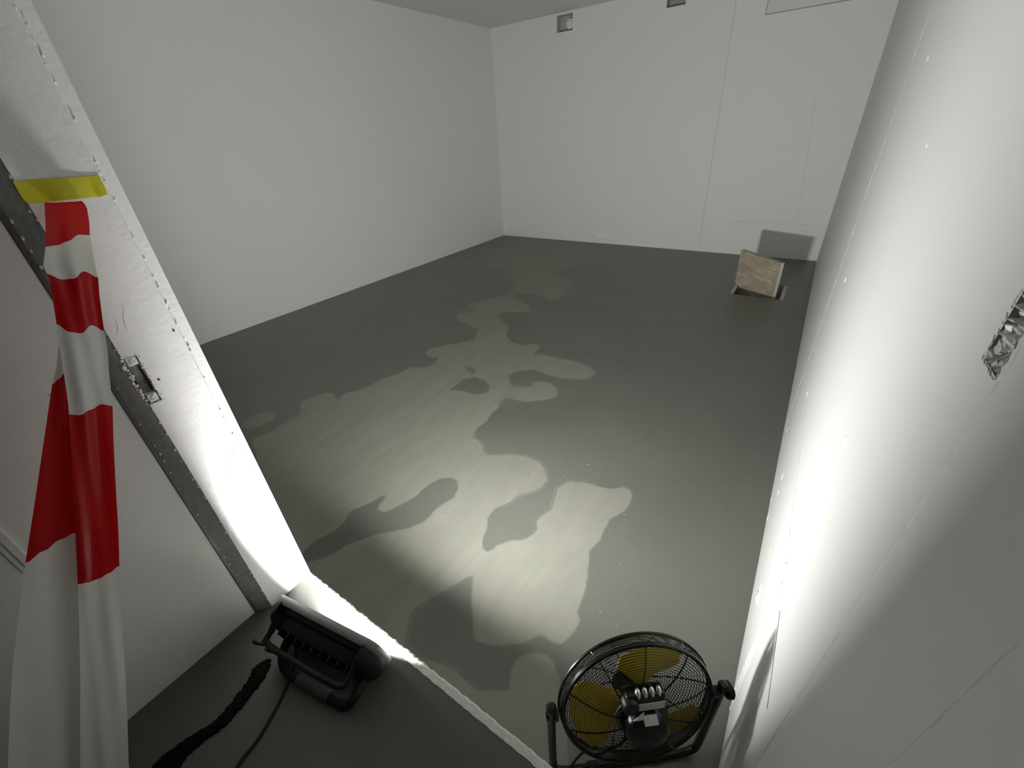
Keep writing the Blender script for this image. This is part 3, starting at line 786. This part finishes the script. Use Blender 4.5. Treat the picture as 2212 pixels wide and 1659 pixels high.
# stepped housing with cooling ribs behind
bm = bmesh.new()
h0 = [(x, z) for x, z in shr(o0, Wp, Hp, 0.012)]
loft(bm, [(-0.004, h0), (-0.024, shr(o0, Wp, Hp, 0.018)), (-0.030, shr(o0, Wp, Hp, 0.034)), (-0.058, shr(o0, Wp, Hp, 0.040)), (-0.064, shr(o0, Wp, Hp, 0.046))], TM)
obj('housing', bm, M_black, fl, smooth=True)
for k in range(9):
    x = -Wp * 0.34 + Wp * 0.68 * k / 8
    bm = bmesh.new(); box(bm, (x - 0.002, -0.078, Hp * 0.24), (x + 0.002, -0.060, Hp * 0.76), M=TM, bev=0.001, seg=1); obj('cooling_rib', bm, M_black, fl)
# corner bumpers (rounded rubber ends)
for sx in (-1, 1):
    bm = bmesh.new()
    prof_o = [(sx * (Wp / 2 - 0.030 + 0.034 * math.sin(R(a))), None) for a in (0,)]
    pts = []
    for k in range(15):
        t = k / 14
        z = -0.002 + (Hp + 0.004) * t
        bulge = math.sin(math.pi * t) ** 0.5
        pts.append((z, bulge))
    ringsb = []
    for z, bl in pts:
        ringsb.append([bm.verts.new(TM @ Vector((sx * (Wp / 2 - 0.034 + (0.036 * bl + 0.004) * math.cos(R(a)) * 1.0), -0.026 + (0.042 * (0.45 + 0.55 * bl)) * math.sin(R(a)), z))) for a in range(-90, 91, 15)])
    for A, B in zip(ringsb, ringsb[1:]):
        for k in range(len(A) - 1): bm.faces.new((A[k], A[k + 1], B[k + 1], B[k]))
        bm.faces.new((A[-1], A[0], B[0], B[-1]))
    bm.faces.new(ringsb[0]); bm.faces.new(list(reversed(ringsb[-1])))
    obj('end_bumper', bm, M_rubber, fl, smooth=True)
# carry handle at the back with cable hooks
def lp(x, y, z): return TM @ Vector((x, y, z))
hz = Hp * 0.62
bm = bmesh.new()
hp = smooth_path([lp(-Wp * 0.40, -0.030, hz + 0.02), lp(-Wp * 0.42, -0.075, hz + 0.012), lp(-Wp * 0.40, -0.108, hz), lp(-Wp * 0.1, -0.112, hz - 0.002), lp(Wp * 0.22, -0.112, hz - 0.002), lp(Wp * 0.36, -0.105, hz), lp(Wp * 0.38, -0.075, hz + 0.01), lp(Wp * 0.37, -0.030, hz + 0.02)], 6)
tube(bm, hp, 0.009, 10); obj('carry_handle', bm, M_rubber, fl, smooth=True)
for x in (-Wp * 0.44, -Wp * 0.30):
    bm = bmesh.new()
    tube(bm, smooth_path([lp(x + 0.02, -0.108, hz), lp(x, -0.116, hz + 0.004), lp(x - 0.012, -0.120, hz + 0.014), lp(x - 0.012, -0.120, hz + 0.026)], 4), 0.0055, 8); obj('cable_hook', bm, M_rubber, fl, smooth=True)
bm = bmesh.new()
tube(bm, smooth_path([lp(-Wp * 0.36, -0.02, Hp * 0.72), lp(-Wp * 0.42, -0.06, Hp * 0.80), lp(-Wp * 0.43, -0.085, Hp * 0.70), lp(-Wp * 0.44, -0.11, hz + 0.006)], 6), 0.004, 8); obj('lamp_lead', bm, M_rubber, fl, smooth=True)
# bent tube stand lying on the floor behind
bm = bmesh.new()
rad = 0.0135
sw = Wp * 0.37
sxo = 0.022
sp_ = smooth_path([lp(-sw, -0.028, Hp * 0.50), (-sw + 0.006, -0.075, zb + Hp * 0.26), (-sw + sxo, -0.115, 0.042), (-sw + sxo + 0.018, -0.136, rad + 0.003), (-sw + sxo + 0.05, -0.142, rad + 0.001), (sxo, -0.142, rad + 0.001), (sw + sxo - 0.05, -0.142, rad + 0.001), (sw + sxo - 0.018, -0.136, rad + 0.003), (sw + sxo, -0.115, 0.042), (sw + 0.014, -0.075, zb + Hp * 0.26), lp(sw, -0.028, Hp * 0.50)], 6)
tube(bm, sp_, rad, 12); obj('stand', bm, M_rubber, fl, smooth=True)
bm = bmesh.new(); tube(bm, [(-sw * 0.40 + sxo, -0.142, rad + 0.003), (sw * 0.45 + sxo, -0.142, rad + 0.003)], rad + 0.002, 12); obj('grip_sleeve', bm, mat('worn_grey_sleeve', (0.07, 0.07, 0.068), 0.6, var=0.4, vscale=40), fl, smooth=True)
for sx in (-1, 1):
    bm = bmesh.new(); lathe(bm, [(0, -0.010), (0.016, -0.010), (0.018, -0.006), (0.018, 0.006), (0.014, 0.010), (0, 0.010)], 16, Matrix.Translation(lp(sx * (sw + 0.012), -0.032, Hp * 0.5)) @ Matrix.Rotation(R(90), 4, 'Z'))
    obj('clamp_knob', bm, M_black, fl, smooth=True)
# foot blocks carrying the panel bottom edge
for sx in (-1, 1):
    bm = bmesh.new(); box(bm, (sx * Wp * 0.36 - 0.012, -0.030, 0.0), (sx * Wp * 0.36 + 0.012, -0.012, zb + 0.012), bev=0.003); obj('foot', bm, M_rubber, fl)
# the lead down to the floor and out of frame
inv = fl.matrix_basis.inverted() if False else (Matrix.Translation(fl.location) @ Matrix.Rotation(ANG, 4, 'Z')).inverted()
zc_ = ZK + 0.0045
cpts = [onz(640, 1412, ZK + 0.055), onz(634, 1440, ZK + 0.03)] + [onz(u, v, zc_) for u, v in ((614, 1495), (588, 1545), (555, 1600), (520, 1645), (490, 1700), (450, 1790))]
cpts = [lp(-Wp * 0.28, -0.06, Hp * 0.45)] + [inv @ p for p in cpts]
bm = bmesh.new(); tube(bm, smooth_path(cpts, 7), 0.0045, 8); obj('power_cable', bm, M_rubber, fl, smooth=True)
# its light
la = bpy.data.lights.new('floodlight_beam', 'AREA'); la.shape = 'RECTANGLE'; la.size = Wp * 0.46; la.size_y = Hp - 0.066
la.energy = LAMP_POWER; la.color = LAMP_COLOR; la.spread = R(164)
lo = bpy.data.objects.new('floodlight_beam', la); C.objects.link(lo); lo.parent = fl
lo.matrix_local = TM @ Matrix.Translation((0.045, 0.003, Hp * 0.42)) @ Matrix.Rotation(R(90), 4, 'X')
# Rotation +90 about X turns -Z (emission) to +Y

# ------------------------------------------------------------------ black frayed strip on the corridor floor
bm = bmesh.new()
Ls = [(571, 1428), (548, 1442), (540, 1462), (520, 1490), (490, 1528), (462, 1558), (430, 1578), (395, 1600), (358, 1628), (324, 1660), (280, 1705), (230, 1770)]
Rs = [(585, 1424), (582, 1442), (570, 1468), (545, 1500), (518, 1535), (488, 1568), (470, 1582), (440, 1604), (410, 1630), (384, 1662), (345, 1712), (300, 1780)]
Lp = smooth_path([onz(u, v, ZK + 0.001) for u, v in Ls], 8); Rp = smooth_path([onz(u, v, ZK + 0.001) for u, v in Rs], 8)
rnd = random.Random(3); rows = []
for a, b_ in zip(Lp, Rp):
    d = (b_ - a); dn = d.normalized(); r = []
    a2 = a - dn * rnd.uniform(-0.003, 0.004); b2 = b_ + dn * rnd.uniform(-0.003, 0.004)
    for k in range(9):
        t = k / 8; p = a2.lerp(b2, t); p.z = ZK + 0.0006 + 0.008 * math.sin(math.pi * t) ** 0.6 + rnd.uniform(0, 0.0006); r.append(p)
    rows.append(r)
grid_mesh(bm, rows, lambda i: 0)
V0 = list(bm.verts)
M_felt = mat('black_felt', (0.004, 0.004, 0.004), 0.95, 0.1, bump=(400, 0.6, 0.002))
tag(obj('rubber_strip', bm, M_felt), 'soft black strip with frayed edges lying loose on the corridor floor', 'strip')

# ------------------------------------------------------------------ sump lid leaning out of the pit
TL = ony(1601, 540, 3.262 * S); TR = ony(1688, 570, 3.078 * S)
e = (TR - TL); sl = e.length; e.normalize()
h = e.cross(Vector((0, 0, 1))).normalized(); g = h.cross(e)
th = R(6)
d = -(g * math.cos(th) + h * math.sin(th))
nrm = e.cross(d).normalized()
sd = sl * 0.98
bm = bmesh.new()
th_ = 0.05
ctr_ = TL + e * sl / 2 + d * sd / 2
Mb = Matrix((( e.x, d.x, nrm.x, 0), (e.y, d.y, nrm.y, 0), (e.z, d.z, nrm.z, 0), (0, 0, 0, 1)))
box(bm, (-sl / 2, -sd / 2, 0), (sl / 2, sd / 2, th_), bev=0.002, seg=1)
sgn = 1 if (Mb.to_3x3() @ Vector((0, 0, 1))).dot(ctr_) > 0 else -1
if sgn < 0: bmesh.ops.translate(bm, verts=bm.verts, vec=(0, 0, -th_))
for f in bm.faces:
    f.normal_update(); c = f.calc_center_median()
    if abs(f.normal.z) < 0.5 and c.x > sl / 2 - 0.01: f.material_index = 1
lid = obj('sump_lid', bm, [M_wood, M_woodedge])
lid.matrix_world = Matrix.Translation(ctr_) @ Mb
tag(lid, 'square weathered wooden board standing tilted in the open floor sump by the back wall', 'board')

# ------------------------------------------------------------------ floor fan
FS = S / 1.5 * 0.905 * 0.965                              # the builder below is laid out for a 41 cm fan; this one is larger
FC = Vector((-0.0455, 0.3655, -0.842)) * 0.905 * S; FPH = 0.690
fan = thing('floor_fan', 'black floor fan with wire guards and yellow blades, seen from behind beside the right wall', 'fan', (FC.x, FC.y, ZF), FPH)
fan.scale = (FS, FS, FS)
zf = (FC.z - ZF) / FS
FT = R(-15.5)
FM = Matrix.Translation((0, 0, zf)) @ Matrix.Rotation(FT, 4, 'X')       # fan head: y = blowing direction
RO = 0.1370 * 1.5; R1 = 0.1325 * 1.5
A1, A2 = -0.005, 0.022                    # rear rim and front rim along the axis
def circ(r, y, n=72): return [FM @ Vector((r * math.cos(2 * math.pi * k / n), y, r * math.sin(2 * math.pi * k / n))) for k in range(n)]
bm = bmesh.new(); tube(bm, circ(R1, A1, 84), 0.0062, 8, closed=True); obj('rear_rim', bm, M_blackpaint, fan, smooth=True)
bm = bmesh.new(); tube(bm, circ(RO, A2, 84), 0.0042, 8, closed=True); obj('front_rim', bm, M_blackpaint, fan, smooth=True)
WR = 0.0010
# rear dome: rings from the rim in to the motor
HUB = 0.058
def rear_y(r): t = (r - HUB) / (R1 - HUB); return A1 - 0.032 * (1 - t ** 2.6)
bm = bmesh.new()
nring = 24
for k in range(nring):
    r = HUB + (R1 - HUB) * (k + 0.5) / nring
    tube(bm, circ(r, rear_y(r), 64), WR, 5, closed=True)
for k in range(6):                        # drum side between both rims
    t = (k + 0.5) / 6
    tube(bm, circ(R1 + (RO - R1) * t, A1 + (A2 - A1) * t, 72), WR, 5, closed=True)
o = obj('rear_guard_wires', bm, M_wire, fan, smooth=True); o['kind'] = 'stuff'
for k in range(10):
    a = 2 * math.pi * (k + 0.35) / 10
    pts = []
    for i in range(13):
        t = i / 12; r = HUB - 0.004 + (R1 - HUB + 0.004) * t
        aa = a + 0.22 * (1 - t) ** 2
        pts.append(FM @ Vector((r * math.cos(aa), rear_y(max(r, HUB)) - 0.0022, r * math.sin(aa))))
    pts += [FM @ Vector((RO * math.cos(a + 0.06), A2, RO * math.sin(a + 0.06)))]
    bm = bmesh.new(); tube(bm, pts, 0.0019, 6); obj('guard_spoke', bm, M_wire, fan, smooth=True)
# front guard
def front_y(r): t = r / RO; return A2 + 0.045 * (1 - t ** 2.4)
bm = bmesh.new()
for k in range(24):
    r = 0.045 + (RO - 0.045) * (k + 0.5) / 24
    tube(bm, circ(r, front_y(r), 64), WR, 5, closed=True)
o = obj('front_guard_wires', bm, M_wire, fan, smooth=True); o['kind'] = 'stuff'
for k in range(10):
    a = 2 * math.pi * k / 10
    pts = [FM @ Vector((r * math.cos(a), front_y(r) + 0.002, r * math.sin(a))) for r in [0.04 + (RO - 0.04) * i / 8 for i in range(9)]]
    bm = bmesh.new(); tube(bm, pts, 0.0018, 6); obj('front_spoke', bm, M_wire, fan, smooth=True)
bm = bmesh.new(); lathe(bm, [(0, front_y(0.045) - 0.003), (0.048, front_y(0.045) - 0.003), (0.046, front_y(0.045) + 0.003), (0, front_y(0.045) + 0.006)], 28, FM); obj('front_badge', bm, M_black, fan, smooth=True)
# blades
for k in range(3):
    a0 = R(183 - 120 * k)
    bm = bmesh.new(); rows = []
    for i in range(11):
        t = i / 10; r = 0.038 + (R1 * 0.90 - 0.038) * t
        half = R(12) + R(27) * math.sin(min(1, t * 1.25) * math.pi / 2) - R(10) * max(0, t - 0.8) / 0.2
        row = []
        for j in range(11):
            s = j / 10 * 2 - 1
            aa = a0 + half * s + R(12) * t
            row.append(FM @ Vector((r * math.cos(aa), 0.004 - s * 0.026 * (1.05 - 0.45 * t) + 0.006 * s * s, r * math.sin(aa))))
        rows.append(row)
    grid_mesh(bm, rows, lambda i: 0); thicken(bm, 0.0014); obj('blade', bm, M_yellow, fan, smooth=True)
bm = bmesh.new(); lathe(bm, [(0, -0.014), (0.040, -0.014), (0.042, -0.010), (0.042, 0.018), (0.030, 0.026), (0, 0.028)], 28, FM); obj('blade_hub', bm, M_black, fan, smooth=True)
# motor behind the rear guard
MY = A1 - 0.028
bm = bmesh.new()
lathe(bm, [(0, MY + 0.010), (0.058, MY + 0.010), (0.060, MY + 0.006), (0.059, MY), (0.057, MY - 0.004), (0.056, MY - 0.034), (0.053, MY - 0.044), (0.042, MY - 0.053), (0.018, MY - 0.058), (0, MY - 0.059)], 36, FM)
obj('motor', bm, M_blackpaint, fan, smooth=True)
bm = bmesh.new(); lathe(bm, [(0.058, MY - 0.002), (0.070, MY - 0.001), (0.071, MY + 0.003), (0.060, MY + 0.006)], 36, FM); obj('motor_plate', bm, mat('grey_motor_plate', (0.30, 0.29, 0.26), 0.5), fan, smooth=True)
# sticker on top of the motor
bm = bmesh.new(); box(bm, (-0.017, -0.0105, 0), (0.017, 0.0105, 0.0012), M=FM @ Matrix.Translation((0.004, MY - 0.0475, 0.0505)) @ Matrix.Rotation(R(42), 4, 'X')); obj('motor_sticker', bm, M_label, fan)
# control box above the motor: rounded body, four push keys, label face
CZ = 0.064
bm = bmesh.new(); box(bm, (-0.050, MY - 0.030, CZ), (0.050, MY + 0.008, CZ + 0.042), M=FM, bev=0.009, seg=3); cb = obj('control_box', bm, M_blackpaint, fan, smooth=True)
bm = bmesh.new(); lathe(bm, [(0, -0.016), (0.018, -0.015), (0.021, -0.010), (0.021, 0.010), (0, 0.012)], 20, FM @ Matrix.Translation((-0.040, MY - 0.024, CZ + 0.016))); obj('box_boss', bm, M_black, cb, smooth=True)
for k in range(4):
    bm = bmesh.new(); bmesh.ops.create_uvsphere(bm, u_segments=14, v_segments=8, radius=1.0)
    bmesh.ops.scale(bm, vec=(0.0072, 0.008, 0.013), verts=bm.verts)
    bmesh.ops.transform(bm, matrix=FM @ Matrix.Translation((-0.018 + 0.0175 * k, MY - 0.020, CZ + 0.040)) @ Matrix.Rotation(R(-35), 4, 'X'), verts=bm.verts)
    obj('push_button', bm, M_silver, cb, smooth=True)
bm = bmesh.new(); box(bm, (-0.020, MY - 0.0320, CZ - 0.002), (0.046, MY - 0.029, CZ + 0.019), M=FM, bev=0.0006, seg=1); obj('box_label', bm, M_label, cb)
bm = bmesh.new()
tri = [(-0.040, CZ - 0.010), (-0.016, CZ - 0.010), (-0.012, CZ + 0.014)]
for yy in (0, 1): pass
A = [bm.verts.new(FM @ Vector((x, MY - 0.0470, z))) for x, z in tri]; B = [bm.verts.new(FM @ Vector((x, MY - 0.0452, z))) for x, z in tri]
bm.faces.new(A); bm.faces.new(list(reversed(B)))
for k in range(3): bm.faces.new((A[k], A[(k + 1) % 3], B[(k + 1) % 3], B[k]))
obj('tag_glint', bm, M_labelw, cb)  # label corner; its bright reflection is put into the white colour
# stand: U of bent tube from pivot to pivot
PX = RO + 0.012
rad = 0.0115
bm = bmesh.new()
sp_ = smooth_path([(-PX - 0.012, 0, zf + 0.045), (-PX - 0.012, 0, zf), (-PX - 0.012, 0.0, zf - 0.08), (-PX - 0.008, 0.0, 0.075), (-PX + 0.006, 0, 0.030), (-PX + 0.045, 0, rad + 0.001), (-0.08, 0, rad), (0.08, 0, rad), (PX - 0.045, 0, rad + 0.001), (PX - 0.006, 0, 0.030), (PX + 0.008, 0, 0.075), (PX + 0.012, 0.0, zf - 0.08), (PX + 0.012, 0, zf), (PX + 0.012, 0, zf + 0.030)], 6)
tube(bm, sp_, rad, 12); obj('stand', bm, M_blackpaint, fan, smooth=True)
for sx in (-1, 1):
    bm = bmesh.new(); lathe(bm, [(0, -0.006), (rad + 0.002, -0.006), (rad + 0.002, 0.004), (rad * 0.7, 0.010), (0, 0.011)], 14, Matrix.Translation((sx * (PX + 0.012), 0, zf + (0.043 if sx < 0 else 0.028))) @ Matrix.Rotation(R(90), 4, 'X')); obj('tube_cap', bm, M_black, fan, smooth=True)
    bm = bmesh.new()
    prof = [(0, -0.016), (0.008, -0.016), (0.008, 0.010), (0.020, 0.012), (0.022, 0.018), (0.022, 0.026), (0.018, 0.030), (0, 0.030)] if sx > 0 else [(0, -0.016), (0.008, -0.016), (0.008, 0.009), (0.011, 0.011), (0.011, 0.014), (0, 0.015)]
    lathe(bm, prof, 18, Matrix.Translation((sx * (PX + 0.012), 0, zf)) @ Matrix.Rotation(R(-90 * sx), 4, 'Z'))
    obj('pivot_knob', bm, M_black, fan, smooth=True)
    bm = bmesh.new()
    box(bm, (sx * PX - 0.016, -0.012, zf - 0.012), (sx * PX + 0.006, 0.012, zf + 0.012), bev=0.003)
    obj('pivot_bracket', bm, M_black, fan)
    bm = bmesh.new(); lathe(bm, [(rad + 0.0005, -0.018), (rad + 0.003, -0.017), (rad + 0.003, 0.017), (rad + 0.0005, 0.018)], 14, Matrix.Translation((sx * 0.10, 0, rad + 0.003)) @ Matrix.Rotation(R(90), 4, 'Z')); obj('rubber_foot', bm, M_rubber, fan, smooth=True)
# fan lead
invf = (Matrix.Translation(fan.location) @ Matrix.Rotation(FPH, 4, 'Z') @ Matrix.Scale(FS, 4)).inverted()
w0 = [FM @ Vector((-0.040, MY - 0.012, -0.020)), FM @ Vector((-0.070, MY - 0.020, -0.060))]
w1 = [invf @ onz(u, v, ZF + 0.006) for u, v in ((1262, 1640), (1228, 1668), (1190, 1720))]
w1[0].z += 0.06; w1[1].z += 0.02
bm = bmesh.new(); tube(bm, smooth_path(w0 + w1, 8), 0.0035, 8); obj('power_cable', bm, M_rubber, fan, smooth=True)
